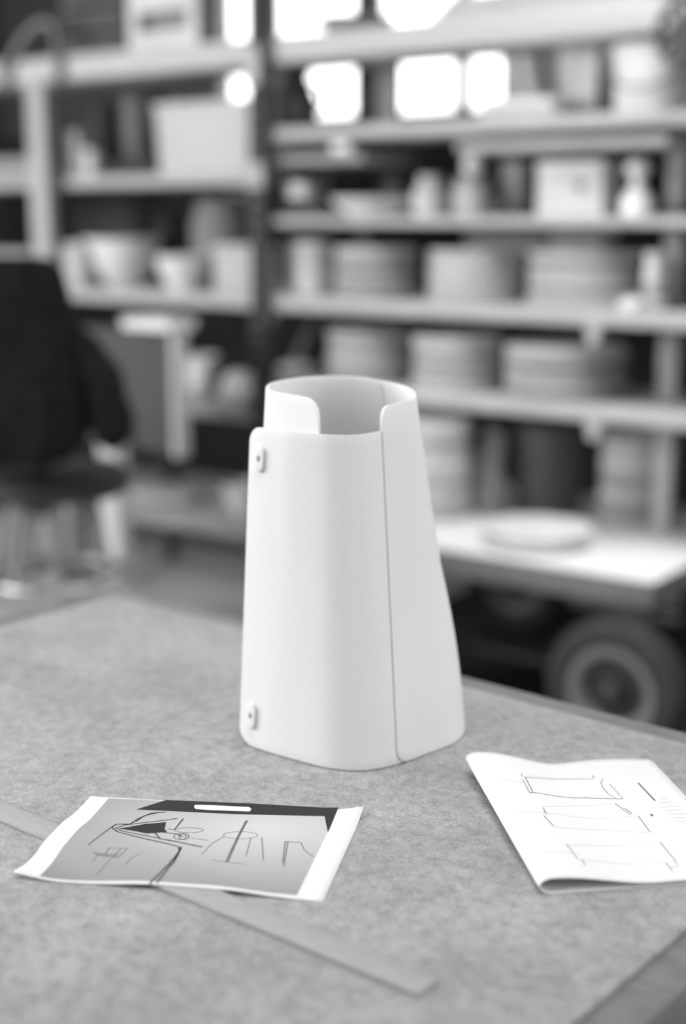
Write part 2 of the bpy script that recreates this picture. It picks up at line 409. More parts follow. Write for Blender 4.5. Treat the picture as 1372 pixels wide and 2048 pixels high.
def patch(name, m, conv, zf, pts, parent, dz=.00028, n=26):
    """a flat printed polygon that follows the sheet"""
    P = [on_surface(*conv(*p), zf) for p in pts]
    bm = bmesh.new(); f = bm.faces.new([bm.verts.new((p.x, p.y, TZ)) for p in P])
    bmesh.ops.triangulate(bm, faces=[f]); bmesh.ops.subdivide_edges(bm, edges=bm.edges, cuts=5, use_grid_fill=True)
    for v in bm.verts: v.co.z = TZ + zf(v.co.x, v.co.y) + dz
    return finish(bm, name, m, parent, smooth=60)
def ell(cx, cy, a, c, t0=0, t1=2*PI, n=22, sk=0): return [(cx + a*math.cos(t0+(t1-t0)*i/n) + sk*math.sin(t0+(t1-t0)*i/n), cy + c*math.sin(t0+(t1-t0)*i/n)) for i in range(n+1)]
patch('printed_dark_band', M_ink, c8, zprint, [(492, 107), (600, 73), (900, 85), (1222, 100), (1203, 145), (1184, 190), (1172, 131), (850, 124), (640, 114)], psheet)
patch('printed_lamp_strip', M_paper, c8, zprint, [(700, 97), (704, 91), (760, 92), (900, 99), (908, 106), (902, 115), (760, 110), (706, 106)], psheet, dz=.0004)
patch('printed_hatching', M_ink, c8, zprint, [(428, 176), (520, 160), (600, 153), (594, 178), (604, 188), (560, 192), (530, 194), (480, 184)], psheet, dz=.0003)
lines('sketch_lines', M_ink, c8, zprint, [
    (.0016, [(600, 116), (545, 121), (500, 140), (470, 160), (420, 160), (402, 172), (425, 188), (520, 212), (610, 232), (645, 242), (648, 256), (610, 305), (540, 376)]),
    (.0013, [(640, 140), (560, 150), (450, 163), (418, 174), (440, 185), (560, 208), (620, 222)]),
    (.0016, [(655, 242), (625, 300), (566, 372)]),
    (.0010, [(400, 172), (360, 203), (318, 236)]), (.0012, [(662, 140), (630, 180), (606, 178)]),
    (.0010, [(575, 118), (520, 130), (490, 152)]), (.0012, [(590, 190), (640, 196), (660, 206)]), (.0012, [(560, 192), (580, 215)])], psheet)
lines('pencil_lines', M_softink, c8, zprint, [
    (.0022, [(600, 216), (660, 228), (730, 243)]), (.0008, ell(682, 182, 52, 9)), (.0010, ell(650, 205, 22, 11)), (.0010, ell(664, 205, 18, 11)), (.0007, [(690, 210), (750, 219)]),
    (.0014, [(893, 147), (862, 205), (822, 296)]), (.0010, [(888, 147), (850, 220), (815, 296)]), (.0008, [(945, 208), (951, 292)]), (.0007, [(810, 205), (765, 230), (726, 272)]),
    (.0007, [(905, 212), (888, 276)]), (.0006, ell(868, 200, 62, 13)), (.0006, [(760, 290), (820, 297), (885, 305)]),
    (.0014, [(338, 264), (380, 270), (425, 272)]), (.0010, [(345, 271), (425, 281)]), (.0008, [(460, 248), (422, 284)]), (.0008, [(436, 250), (405, 280)]), (.0008, [(395, 246), (380, 268)]),
    (.0006, [(395, 246), (460, 248)]), (.0006, [(400, 285), (350, 345)]), (.0006, [(350, 275), (335, 295)]), (.0006, [(510, 265), (470, 285), (455, 305)]),
    (.0010, [(1040, 222), (1024, 312)]), (.0010, [(1030, 222), (1020, 300)]), (.0009, [(1030, 224), (1086, 226)]), (.0008, [(1086, 226), (1100, 255), (1132, 278)])], psheet)

# large sheet folded in half
fa = on_bench(931, 1513, .019); fb = on_bench(1079, 1777, .0065)
e1 = (fb - fa); FL = e1.length; e1 = e1/FL; e2 = Vector((-e1.y, e1.x)); e2 = e2 if e2.x > 0 else -e2
FW = 0.205
def zt(t): return .0235*(1-t) + .0150*t
def zl(t): return .0105*(1-t)**1.3 + .0008
def zupper(w, t):
    a = max(0.0, min(1.0, (w-.012)/.10)); s = a*a*(3-2*a)
    return zt(t)*(1-s) + s*(.0035 + .0035*math.sin(min(1, max(0, (w-.09)/.115))*PI)*(.2 + .8*(1-t)))
def zlower(w, t):
    a = max(0.0, min(1.0, (w-.006)/.07)); s = a*a*(3-2*a); return zl(t)*(1-s) + .0006*s
def zfold(x, y):
    q = Vector((x, y)) - fa; return zupper(max(.012, q.dot(e2)), min(1, max(0, q.dot(e1)/FL)))
bm = bmesh.new(); g = []
NT = 30
for k in range(NT+1):
    t = k/NT; row = []
    sec = []
    for i in range(26): w = FW - (FW-.012)*i/25; sec.append((w, zupper(w, t)))
    a, c = zupper(.012, t), zlower(.012, t); mid = (a+c)/2; hr = (a-c)/2
    for i in range(1, 12):
        th = PI*i/12; sec.append((.012 - .012*math.sin(th), mid + hr*math.cos(th)))
    for i in range(26): w = .012 + (FW+.004-.012)*i/25; sec.append((w, zlower(w, t)))
    for w, z in sec:
        p = fa + e1*(FL*t) + e2*w; row.append(bm.verts.new((p.x, p.y, TZ + z)))
    g.append(row)
for a, c in zip(g, g[1:]):
    for i in range(len(a)-1): bm.faces.new((a[i], a[i+1], c[i+1], c[i]))
fsheet = empty('folded_drawing', (0, 0, 0)); tag(fsheet, 'large white drawing sheet folded in half at the right edge of the bench', 'drawing')
o = finish(bm, 'paper', M_paper, fsheet, smooth=60)
s = o.modifiers.new('thick', 'SOLIDIFY'); s.thickness = .0002; s.offset = 0
cr = lambda x, y: (880 + x/2.789, 1480 + y/2.789)
lines('pen_lines', M_softink, cr, zfold, [
    (.0006, [(456, 187), (456, 205), (475, 209)]), (.0008, [(475, 207), (497, 250), (518, 292)]), (.0006, [(462, 222), (500, 295)]), (.0008, [(500, 296), (520, 293), (640, 313), (800, 323), (1020, 330)]),
    (.0006, [(475, 208), (700, 216), (850, 219), (859, 210), (848, 198)]), (.0006, [(910, 218), (896, 238), (908, 268), (940, 303), (980, 325)]), (.0005, [(945, 246), (1020, 328)]),
    (.0016, [(1105, 240), (1150, 288), (1200, 340)]), (.0006, [(575, 378), (598, 418), (580, 398)]), (.0007, [(578, 422), (635, 483)]),
    (.0007, [(975, 355), (1062, 418), (1070, 410), (1030, 382)]), (.0007, [(1105, 425), (1172, 515)]), (.0022, [(1176, 414), (1186, 426)]), (.0007, [(1228, 572), (1312, 674)]), (.0005, [(1312, 674), (1328, 706), (1282, 712)]),
    (.0006, [(1258, 685), (1300, 737)]), (.0006, [(705, 583), (770, 665)]), (.0008, [(788, 666), (812, 702)])], fsheet, dz=.0004)
lines('faint_lines', M_hair, cr, zfold, [
    (.0005, [(470, 190), (850, 200)]), (.0005, [(560, 372), (760, 368), (960, 352)]), (.0005, [(340, 418), (700, 420), (1100, 424)]), (.0005, [(640, 488), (900, 500), (1180, 518)]),
    (.0005, [(700, 585), (960, 590), (1210, 578)]), (.0006, [(800, 668), (1000, 690), (1310, 682)]), (.0005, [(470, 628), (740, 632)]), (.0005, [(240, 214), (470, 242)]),
    (.0009, [(1232, 330), (1262, 326)]), (.0008, [(1225, 350), (1290, 345)]), (.0008, [(1230, 375), (1330, 372)]), (.0008, [(1250, 395), (1345, 392)]), (.0008, [(1268, 415), (1366, 412)]), (.0008, [(1285, 435), (1368, 433)]), (.0008, [(1305, 458), (1368, 456)])], fsheet, dz=.0004)

# ================================================================== STORAGE RACK
D0, D1 = 3.75, 4.30
rack = empty('storage_rack', W(0, 0, 0), TH); tag(rack, 'long storage rack of pale planks on wooden and perforated steel posts', 'rack')
Z1, Z2, Z3, Z4, ZT, ZL, ZB, ZLL = 1.214, 0.931, 1.482, 1.771, 2.067, 1.632, 0.355, 0.812
xm = rx(530, D0, 1.5); xl = rx(100, D0, 1.5); xr = -1.30
RXL = rx(-120, D0, 1.3)
def board(m, x0, x1, d0, d1, zt_, th, name='shelf_board'): return box(name, m, (x0, x1, d0, d1, zt_-th, zt_), rack, bev=.004)
M_p3 = mat('grey_plank', 0.40, 0.7, 0.12, 9, stretch=(1, 8, 8))
board(M_plank, RXL, xr+.12, D0, D1, Z1, .045)
board(M_plank, xm+.03, xr+.12, D0, D1-.05, Z2, .045)
board(M_plank, xm-.02, xr+.12, D0, D0+.40, Z3, .028)
board(M_p3, xm-.02, rx(715, D0, 1.65), D0+.02, D0+.34, 1.684, .028)
board(M_plank, rx(905, D0, 1.68), rx(1328, D0, 1.68), D0+.02, D0+.34, 1.706, .028)
board(M_plank, xm-.03, xr+.12, D0, D0+.32, Z4, .040)
board(M_plank2, RXL, xr+.12, D0, D0+.30, ZT, .085, 'top_plank')
board(M_plank, RXL, xm-.05, D0+.03, D0+.38, ZL, .040)
board(M_p3, rx(330, D0, .85), xm+.3, D0, D1, ZLL, .040)
board(M_p3, RXL, xm+.45, D0-.04, D1+.05, ZB, .025)
box('dark_rail', M_black, (RXL, xm+.45, D0-.055, D0-.042, ZB-.055, ZB-.004), rack)
# posts
box('post', M_lgrey, (xl-.045, xl+.045, D0-.055, D0-.006, 0, ZT-.09), rack, bev=.004)
box('post', M_lgrey, (xr, xr+.06, D0-.06, D0-.006, 0, ZT-.09), rack, bev=.004)
xd = rx(728, D1+.02, 1.85)
box('post', M_steel, (xd-.032, xd+.032, D1+.005, D1+.05, 0, 2.35), rack)
box('post', M_steel, (xl-.022, xl+.022, D1+.06, D1+.105, 0, 2.0), rack)
# perforated steel front post: two stiles joined by short bars
bm = bmesh.new(); add_box(bm, xm-.026, xm-.012, D0-.05, D0-.006, 0, 2.45); add_box(bm, xm+.012, xm+.026, D0-.05, D0-.006, 0, 2.45)
z = .02
while z < 2.42: add_box(bm, xm-.012, xm+.012, D0-.05, D0-.044, z, z+.028); z += .05
finish(bm, 'perforated_post', M_steel, rack)
def bracket(u, z, m=M_lgrey, d=D0, w=.05, h=.055):
    x = rx(u, d, z); bm = bmesh.new()
    P = [(-w/2, z), (w/2, z), (w/4, z-h), (-w/4, z-h)]
    f = [bm.verts.new((x+a, d+.001, c)) for a, c in P]; k = [bm.verts.new((x+a, d+.03, c)) for a, c in P]
    bm.faces.new(f); bm.faces.new(k[::-1])
    for i in range(4): bm.faces.new((f[i], k[i], k[(i+1) % 4], f[(i+1) % 4]))
    finish(bm, 'bracket', m, rack)
bracket(1185, Z1-.046); bracket(1185, Z2-.046); bracket(532, Z1-.046, M_plank)
box('joint_plate', M_lgrey, (xm-.035, xm+.04, D0-.062, D0-.051, 1.575, 1.66), rack)
box('joint_plate', M_lgrey, (xm-.03, xm+.03, D0-.062, D0-.051, ZT-.16, ZT-.03), rack)
bm = bmesh.new(); xa, xb = rx(640, D1, 1.15), rx(560, D1, .98)
add_tube(bm, [(xa, D1+.02, Z1-.05), (xb, D1+.02, ZLL+.01)], .016, 8); finish(bm, 'diagonal_brace', M_grey, rack, smooth=50)

# ------------------------------------------------------------------ stacks of plates
ORD = ['second', 'third', 'fourth', 'fifth', 'sixth', 'seventh', 'eighth', 'ninth']
def plate_prof(r, t):
    return [(0, 0), (r*.80, 0), (r*.86, t*.06), (r*.90, t*.38), (r*.985, t*.46), (r, t*.54), (r, t*.88), (r*.985, t*.98), (r*.93, t*.98), (r*.82, t*.9), (r*.4, t*.9), (0, t*.9)]
def stack(u0, u1, vtop, zb, d, n, label, group, mats, name='plaster_plate'):
    uc = (u0+u1)/2
    for _ in range(6):
        x = rx(uc, d, zb); k = mpp(x, d, zb); r = (u1-u0)/2*k
        if zb > .6: d = D0 + r*1.02 + .004
    h = rz(uc, vtop, d - r*.5) - zb; t = h/n
    bm = bmesh.new(); add_lathe(bm, plate_prof(r, t*.995), 40); base = None
    for i in range(n):
        rr = 1 + random.uniform(-.02, .02)
        if base is None:
            o = finish(bm, name, mats[0], None); base = o
        else:
            o = base.copy(); COL.objects.link(o)
        o.location = W(x + random.uniform(-.004, .004), d + random.uniform(-.004, .004), zb + .0004 + i*(t*.9+.0003) if False else zb + .0004 + i*t)
        o.rotation_euler = (0, 0, random.uniform(0, 6)); o.scale = (rr, rr, 1)
        if len(mats) > 1:
            o.material_slots[0].link = 'OBJECT'; o.material_slots[0].material = random.choice(mats)
        k_ = n-1-i
        wd_ = 'topmost' if k_ == 0 else 'bottom' if i == 0 else (ORD[k_-1] + ' from top') if k_ < n/2 else (ORD[i-1] + ' from bottom')
        tag(o, label + ', ' + wd_, 'plate', group)
    return x, r, h
PM = [M_plaster, M_plaster_b, M_plaster_c]; dk = D0 + .21
stack(668, 836, 497, Z1, dk, 10, 'pale plate in upper-shelf stack nearest the steel post', 'plates stacked on the upper shelf, first stack', PM)
stack(856, 1044, 502, Z1, dk, 10, 'pale plate in middle stack on upper shelf', 'plates stacked on the upper shelf, middle stack', PM)
stack(1056, 1290, 506, Z1, dk, 11, 'pale plate in wide right-hand stack on upper shelf', 'plates stacked on the upper shelf, wide stack', PM)
stack(655, 822, 662, Z2, dk, 11, 'pale plate in lower-shelf stack just behind the shade', 'plates stacked on the lower shelf, first stack', PM)
stack(826, 1006, 676, Z2, dk, 10, 'pale plate in middle stack on lower shelf', 'plates stacked on the lower shelf, middle stack', PM)
stack(1010, 1250, 695, Z2, dk, 11, 'pale plate in wide right-hand stack on lower shelf', 'plates stacked on the lower shelf, wide stack', PM)

# ------------------------------------------------------------------ trolley
ZTR, DT0, DT1 = 0.52, 3.41, 4.40
tx1 = rx(1307, DT0, ZTR); tx0 = rx(650, DT0, ZTR)
trol = empty('trolley', W(0, 0, 0), TH); tag(trol, 'low trolley with a thick pale deck and big rubber-tyred wheels', 'trolley')
box('deck_sheet', mat('white_deck', .8, .6, .05, 5), (tx0, tx1, DT0, DT1, ZTR-.004, ZTR), trol, bev=.001)
box('deck_frame', mat('deck_shade_grey', .17, .6, .1, 6), (tx0+.003, tx1-.003, DT0+.003, DT1-.003, ZTR-.08, ZTR-.0045), trol, bev=.005)  # deck body painted darker for the shading of its front face
shade_sheet = box('floor_shade_sheet', mat('trolley_shade_black', .02, .9, .2, 20), (tx0-.25, tx1+.5, DT0-.35, DT1+.35, 0.0005, .006), rot=TH); tag(shade_sheet, 'black sheet standing in for the shade on the floor under the trolley', 'shade sheet')  # added black sheet in place of the shadow under the deck
xu = rx(1338, 4.03, 1.0)
for z0_, z1_ in ((ZTR+.0005, Z2-.0455), (Z2+.0005, Z1-.0455), (Z1+.0005, Z3-.0285), (Z3+.0005, Z4-.0405)):
    box('upright', M_lgrey, (xu-.03, xu+.03, 4.01, 4.05, z0_, z1_), trol if z0_ < .6 else rack, bev=.004)
def wheel(x, d, R=.205):
    w = empty('wheel', (x, d, R+.0065)); w.parent = trol; w.rotation_euler = (PI/2, 0, 0)
    tire = [(R*.64, -.035), (R*.70, -.05), (R*.82, -.052), (R*.93, -.045), (R, -.02), (R, .02), (R*.93, .045), (R*.82, .052), (R*.70, .05), (R*.64, .035), (R*.64, -.035)]
    lathe('tyre', M_rubber, tire, w, n=56)
    rim = [(R*.42, .012), (R*.50, .04), (R*.60, .047), (R*.635, .045), (R*.635, -.045), (R*.60, -.047), (R*.50, -.04), (R*.42, -.012), (R*.42, .012)]
    lathe('rim', mat('rim_grey', .17, .5), rim, w, n=56)
    lathe('wheel_disc', M_black, [(0, -.01), (R*.425, -.01), (R*.425, .01), (R*.2, .014), (0, .014)], w, n=40)
    lathe('hub', M_steel, [(0, .0145), (R*.14, .0145), (R*.14, .045), (R*.1, .05), (0, .05)], w, n=24)
wx = rx(1234, DT0-.03, .2)
for x in (wx, tx0+.2):
    for d in (DT0-.03, DT1-.09): wheel(x, d)
for d in (DT0+.10, DT1-.15):
    tube('axle', M_black, [(tx0+.2, d, .2), (wx, d, .2)], .012, trol)
for x in (tx0+.2, wx):
    box('axle_mount', M_dwood, (x-.03, x+.03, DT0+.115, DT0+.145, .19, ZTR-.086), trol)
    box('axle_mount', M_dwood, (x-.03, x+.03, DT1-.19, DT1-.16, .19, ZTR-.086), trol)
stack(790, 940, 845, ZTR, 3.80, 15, 'pale plate in tall stack on trolley beside the shade', 'plates stacked on the trolley, tall stack', PM)
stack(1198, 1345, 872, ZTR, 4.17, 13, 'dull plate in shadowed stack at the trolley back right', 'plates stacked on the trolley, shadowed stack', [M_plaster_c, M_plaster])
# round batts lying at the front of the deck
ub = 1072; db = 3.62; xb_ = rx(ub, db, ZTR); kb = mpp(xb_, db, ZTR)
lathe_b = lathe('round_batt', mat('slab_plaster_dark', .66, .8, .1, 10), [(0, 0), (.125, 0), (.140, .006), (.160, .016), (.160, .029), (.153, .036), (0, .037)], loc=W(xb_, db, ZTR+.0005), n=48)  # lower slab slightly darker than the upper one
tag(lathe_b, 'thick round plaster slab at the bottom, lying on the trolley deck front', 'slab')
o = lathe('round_batt', mat('slab_plaster_pale', .72, .8, .1, 10), [(0, 0), (.146, 0), (.163, .006), (.163, .014), (.156, .020), (0, .021)], loc=W(xb_+.004, db+.003, ZTR+.038), n=48)
tag(o, 'thin round plaster slab lying on top of the thicker one', 'slab')
# dark drum behind
xd_ = rx(1095, 4.08, ZTR); kd = mpp(xd_, 4.08, ZTR)
drum = empty('dark_drum', W(xd_, 4.08, ZTR+.0005)); tag(drum, 'dark grey drum standing at the back of the trolley deck', 'drum')
rr = 66*kd
lathe('body', mat('drum_grey', .085, .6, .1, 5), [(0, 0), (rr*.97, 0), (rr, .006), (rr, .10), (rr*1.02, .105), (rr, .11), (rr, .2), (rr*1.02, .205), (rr, .21), (rr, .285), (0, .285)], drum)
lathe('lid', M_steel, [(0, .286), (rr*1.03, .286), (rr*1.03, .305), (rr*.95, .312), (0, .312)], drum)
# crumpled cloths between tall stack and drum
def lump(name, m, c, r, seed, sq=(1, 1, 1), amp=.25, lv=3):
    bm = bmesh.new(); bmesh.ops.create_icosphere(bm, subdivisions=lv, radius=1)
    from mathutils import noise as nz
    zb = 1e9
    for v in bm.verts:
        k = 1 + amp*nz.noise(v.co*1.6 + Vector((seed, seed*2, 0))) + amp*.5*nz.noise(v.co*4 + Vector((0, seed, seed)))
        v.co = Vector((v.co.x*sq[0], v.co.y*sq[1], v.co.z*sq[2]))*k*r
        v.co.z = max(v.co.z, -r*sq[2]*.62); zb = min(zb, v.co.z)
    for v in bm.verts: v.co.z -= zb
    return finish(bm, name, m, None, c, TH, 80)
xs = rx(972, 3.93, ZTR)
o = lump('rag_bundle', M_lgrey, W(xs, 3.95, ZTR+.0005), .085, 3.0, (.62, .6, 1.9), .7)
tag(o, 'crumpled pale rag bundle between the tall stack and the dark drum', 'rags')

# ------------------------------------------------------------------ things on the rack: generic builders
def place(u, d, z): return rx(u, d, z)
def thing_box(name, label, cat, u0, u1, v0, v1, zb, d, dep, m, parts=None, group=None, bev=.005, rz_=0):
    """box whose front face fills the columns u0..u1 and the rows v0..v1 on plane d, standing on zb"""
    xa, xb2 = rx(u0, d, zb), rx(u1, d, zb); h = rz((u0+u1)/2, v0, d) - zb; xc = (xa+xb2)/2; w = xb2-xa
    e = empty(name, W(xc, d, zb+.0006), TH + rz_); tag(e, label, cat, group)
    return e, w, h, dep, m
def carton(name, label, cat, u0, u1, v0, zb, d, dep, m, m2=None, lid=True):
    e, w, h, dep, m = thing_box(name, label, cat, u0, u1, v0, 0, zb, d, dep, m)
    box('body', m, (-w/2, w/2, 0, dep, 0, h*.8), e, bev=.004)
    if lid: box('lid', m2 or m, (-w/2-.004, w/2+.004, -.004, dep+.004, h*.8+.0005, h), e, bev=.004)
    return e, w, h
def vessel(name, label, cat, u0, u1, v0, zb, d, shape, m, extra=None, group=None):
    """lathe thing; shape = (radius fraction, height fraction) outer profile, hollow inside"""
    uc = (u0+u1)/2; x = rx(uc, d, zb); r = (u1-u0)/2*mpp(x, d, zb); h = rz(uc, v0, d) - zb
    e = empty(name, W(x, d, zb+.0006), TH); tag(e, label, cat, group)
    out = [(0, 0)] + [(a*r, b*h) for a, b in shape]
    t = min(.006, r*.1)
    inn = [(max(.001, a*r-t), b*h if i else b*h-.001) for i, (a, b) in enumerate(reversed(shape)) if b > .06] + [(0, t)]
    lathe('body', m, out + inn, e, n=40)
    return e, r, h, x
BOWL = [(.45, 0), (.48, .06), (.70, .25), (.88, .55), (.97, .85), (1.0, 1.0)]
CUP = [(.85, 0), (.95, .04), (1, .3), (1, 1)]
DISH = [(.5, 0), (.55, .1), (.85, .5), (1, 1)]
JAR = [(.8, 0), (.95, .05), (1, .2), (1, .75), (.85, .88), (.8, 1)]
# left bay, main shelf
e, r, h, x = vessel('white_bowl', 'deep white bowl on the main shelf in the left bay', 'bowl', 165, 322, 478, Z1, D0+.2, BOWL, M_white)
lathe('foot_ring', M_white, [(r*.3, -.0), (r*.44, 0), (r*.44, .004), (r*.3, .004), (r*.3, 0)], e)
vessel('white_dish', 'low white dish beside the deep white bowl', 'dish', 312, 424, 512, Z1, D0+.12, DISH, M_white)
carton('white_carton', 'pale square box beside the steel post on the main shelf', 'box', 428, 512, 490, Z1, D0+.04, .14, mat('dull_carton', .55, .8, .06, 6))
e, w, h, dd, m_ = thing_box('white_block', 'narrow white block by the left wooden post', 'block', 124, 164, 486, 0, Z1, D0+.006, .07, M_white)
box('block', MATS.get('dull_carton') or M_plaster_c, (-w/2, w/2, 0, .07, 0, h), e, bev=.012)
e, w, h, dd, m_ = thing_box('dark_picture', 'dark framed board leaning behind the white bowl', 'picture', 150, 284, 376, 0, Z1, D0+.40, .03, M_black)
box('board', M_black, (-w/2+.01, w/2-.01, .004, .02, .01, h-.01), e, bev=.001)
bm = bmesh.new()
for q in ((-w/2, w/2, 0, .01), (-w/2, w/2, h-.012, h), ): add_box(bm, q[0], q[1], 0, .024, q[2], q[3])
for q in ((-w/2, -w/2+.012), (w/2-.012, w/2)): add_box(bm, q[0], q[1], 0, .024, .0105, h-.0125)
finish(bm, 'frame', M_steel, e)
e, r, h, x = vessel('grey_crock', 'tall grey crock with a lid behind the pale box', 'crock', 385, 512, 400, Z1, D0+.36, JAR, M_grey)
lathe('lid', mat('dark_glaze', .05, .4), [(0, h+.001), (r*.84, h+.001), (r*.86, h+.008), (r*.5, h+.02), (r*.12, h+.024), (r*.12, h+.034), (0, h+.036)], e)
e, r, h, x = vessel('dark_pot', 'small black pot behind the low white dish', 'pot', 305, 372, 415, Z1, D0+.46, JAR, M_black)
lathe('lid', M_black, [(0, h+.001), (r*.82, h+.001), (r*.5, h+.016), (r*.15, h+.02), (0, h+.03)], e)
# left bay, upper shelf
e, w, h, dd, m_ = thing_box('white_bin', 'large white storage bin on the upper left shelf', 'bin', 308, 506, 200, 0, ZL, D0+.04, .26, M_white)
bm = bmesh.new(); n = 4
def loop(bm, w, dp, z, r, o=0.0, seg=5):
    vs = []
    for cx, cy, a0 in ((w/2-r, dp-r, 0), (-w/2+r, dp-r, PI/2), (-w/2+r, r, PI), (w/2-r, r, 1.5*PI)):
        for i in range(seg+1):
            a = a0 + PI/2*i/seg; vs.append(bm.verts.new((cx + (r-o)*math.cos(a), cy + (r-o)*math.sin(a), z)))
    return vs
def skin(bm, L):
    for a, c in zip(L, L[1:]):
        k = len(a)
        for i in range(k): bm.faces.new((a[i], a[(i+1) % k], c[(i+1) % k], c[i]))
L = [loop(bm, w*.93, .25, 0, .025), loop(bm, w*.95, .255, h*.3, .025), loop(bm, w, .26, h*.93, .025), loop(bm, w, .26, h*.93, .025, .006), loop(bm, w*.93, .25, .006, .025, .006)]
skin(bm, L); bm.faces.new(L[0][::-1]); bm.faces.new(L[-1]); finish(bm, 'tub', mat('bin_white', .58, .6, .05, 4), e)
bm = bmesh.new(); L = [loop(bm, w*1.01, .262, h*.9, .025, -.006), loop(bm, w*1.01, .262, h*.98, .025, -.006), loop(bm, w*1.01, .262, h*.98, .025, -.0005), loop(bm, w*1.01, .262, h*.9, .025, -.0005)]
skin(bm, L + [L[0]]); finish(bm, 'rim', MATS['bin_white'], e)
for uu, sd, lab in ((345, 1.0, 'crumpled grey paper sticking out of the left side of the white bin'), (405, 5.0, 'crumpled grey paper sticking out of the middle of the white bin')):
    o = lump('crumpled_paper', M_grey, W(rx(uu, D0+.16, ZL), D0+.17, ZL+.008), .085, sd, (.55, .7, 1.55), .3); tag(o, lab, 'paper')
    s_ = (rz(uu, 194, D0+.17) - ZL)/max(v.co.z for v in o.data.vertices); o.scale = (.8, .8, s_)
e, w, h, dd, m_ = thing_box('pale_carton', 'small pale carton beside the left wooden post on the upper shelf', 'box', 124, 158, 262, 0, ZL, D0+.06, .12, M_lgrey)
box('body', M_lgrey, (-w/2, w/2, 0, .12, 0, h), e)
vessel('pale_cup', 'small pale cup next to the small pale carton', 'cup', 168, 202, 300, ZL, D0+.10, CUP, M_plaster)
e, w, h = carton('dark_case', 'long dark flat case on the upper left shelf', 'case', 205, 300, 318, ZL, D0+.05, .2, M_black, M_steel)
for k_, (ua, ub_, vt, mm, nm, lb) in enumerate(((190, 245, 215, M_dwood, 'dark_canister', 'dark canister at the back of the upper left shelf beside the pale cup'), (248, 300, 190, M_grey, 'grey_canister', 'dull grey canister at the back of the upper left shelf beside the white bin'))):
    e, r, h, x = vessel(nm, lb, 'canister', ua, ub_, vt, ZL, D0+.31, CUP, mm)
    lathe('lid', M_steel, [(0, h+.001), (r*1.02, h+.001), (r*1.02, h+.012), (0, h+.014)], e)
# far left, end of the upper shelf
NUM = ['bottom', 'second from bottom', 'third from bottom', 'fourth from bottom', 'fifth from bottom', 'sixth from bottom']
for i in range(5):
    o = box('board_offcut', M_lgrey if i % 2 else M_grey, (-.22, .16, 0, .30, 0, .016), loc=W(rx(20, D0+.05, ZL)+.01*(i % 3), D0+.05, ZL+.0005+i*.0165), rot=TH)
    tag(o, 'flat board offcut in the pile at left end of upper shelf, ' + NUM[i], 'board', 'offcuts piled on the upper shelf')
for i in range(6):
    o = box('board_offcut', M_lgrey if i % 3 else M_plank, (-.22, .12, 0, .30, 0, .022), loc=W(rx(10, D0+.05, Z1)+.012*(i % 3), D0+.06, Z1+.0005+i*.0225), rot=TH)
    tag(o, 'thick board offcut in the pile at left end of main shelf, ' + NUM[i], 'board', 'offcuts piled on the main shelf')

# ------------------------------------------------------------------ right bay, main shelf extras
e, r, h, x = vessel('white_jar', 'white jar left of the plate stacks on the main shelf', 'jar', 580, 662, 482, Z1, D0+.15, CUP, M_white)
e, r, h, x = vessel('capped_jar', 'white capped jar at the right end of the main shelf', 'jar', 1284, 1332, 522, Z1, D0+.12, JAR, M_white)
lathe('cap', M_white, [(0, h+.001), (r*.95, h+.001), (r*.95, h+.022), (r*.85, h+.026), (0, h+.026)], e)
lathe('paper_label', M_lgrey, [(r*1.005, h*.25), (r*1.012, h*.25), (r*1.012, h*.6), (r*1.005, h*.6), (r*1.005, h*.25)], e)
carton('grey_carton', 'grey carton behind the middle stack under the thin shelf', 'box', 930, 1085, 462, Z1, D1-.12, .1, M_lgrey)
carton('pale_carton', 'pale carton behind the wide stack under the thin shelf', 'box', 1095, 1200, 458, Z1, D1-.12, .1, M_plaster)
o = lump('plaster_lump', M_plaster, W(rx(1262, D0+.05, Z1), D0+.05, Z1+.0005), .035, 8, (1.2, .8, .7)); tag(o, 'small plaster crumb in front of the wide stack on the main shelf', 'plaster')
# ------------------------------------------------------------------ thin shelf
e, w, h = carton('black_case', 'black case on the thin shelf beside the steel post', 'case', 545, 663, 345, Z3, D0+.30, .09, M_black, M_steel)
e, w, h, dd, m_ = thing_box('dark_tray', 'low dark tray in front of the black case', 'tray', 548, 640, 396, 0, Z3, D0+.03, .13, M_black)
box('base', M_black, (-w/2, w/2, 0, .13, 0, .006), e, bev=.001)
bm = bmesh.new()
for q in ((-w/2, w/2, 0, .006), (-w/2, w/2, .124, .13)): add_box(bm, *q, .0065, h)
for q in ((-w/2, -w/2+.006, .0065, .1235), (w/2-.006, w/2, .0065, .1235)): add_box(bm, *q, .0065, h)
finish(bm, 'sides', M_black, e)
zt_ = Z3 + .0075
vessel('small_white_dish', 'small white bowl standing in the low dark tray', 'bowl', 572, 636, 366, zt_, D0+.095, CUP, M_white)
vessel('pale_platter', 'wide pale platter on the thin shelf above the first stack', 'platter', 660, 828, 396, Z3, D0+.145, DISH, M_plaster_b)
vessel('dark_jug', 'small dark jug behind the wide pale platter', 'jug', 766, 818, 348, Z3, D0+.34, JAR, M_dwood)
vessel('pale_jug', 'pale rounded jug right of the wide platter', 'jug', 822, 900, 352, Z3, D0+.2, [(.7, 0), (.95, .15), (1, .4), (.85, .65), (.6, .8), (.62, 1)], M_plaster)
e, r, h, x = vessel('highlight_jar', 'grey jar with a white highlight ball on its lid', 'jar', 905, 985, 362, Z3, D0+.14, JAR, M_lgrey)
lathe('lid', M_lgrey, [(0, h+.001), (r*.9, h+.001), (r*.9, h+.007), (r*.3, h+.012), (0, h+.012)], e)
kb_ = 22*mpp(x, D0+.14, 1.6)
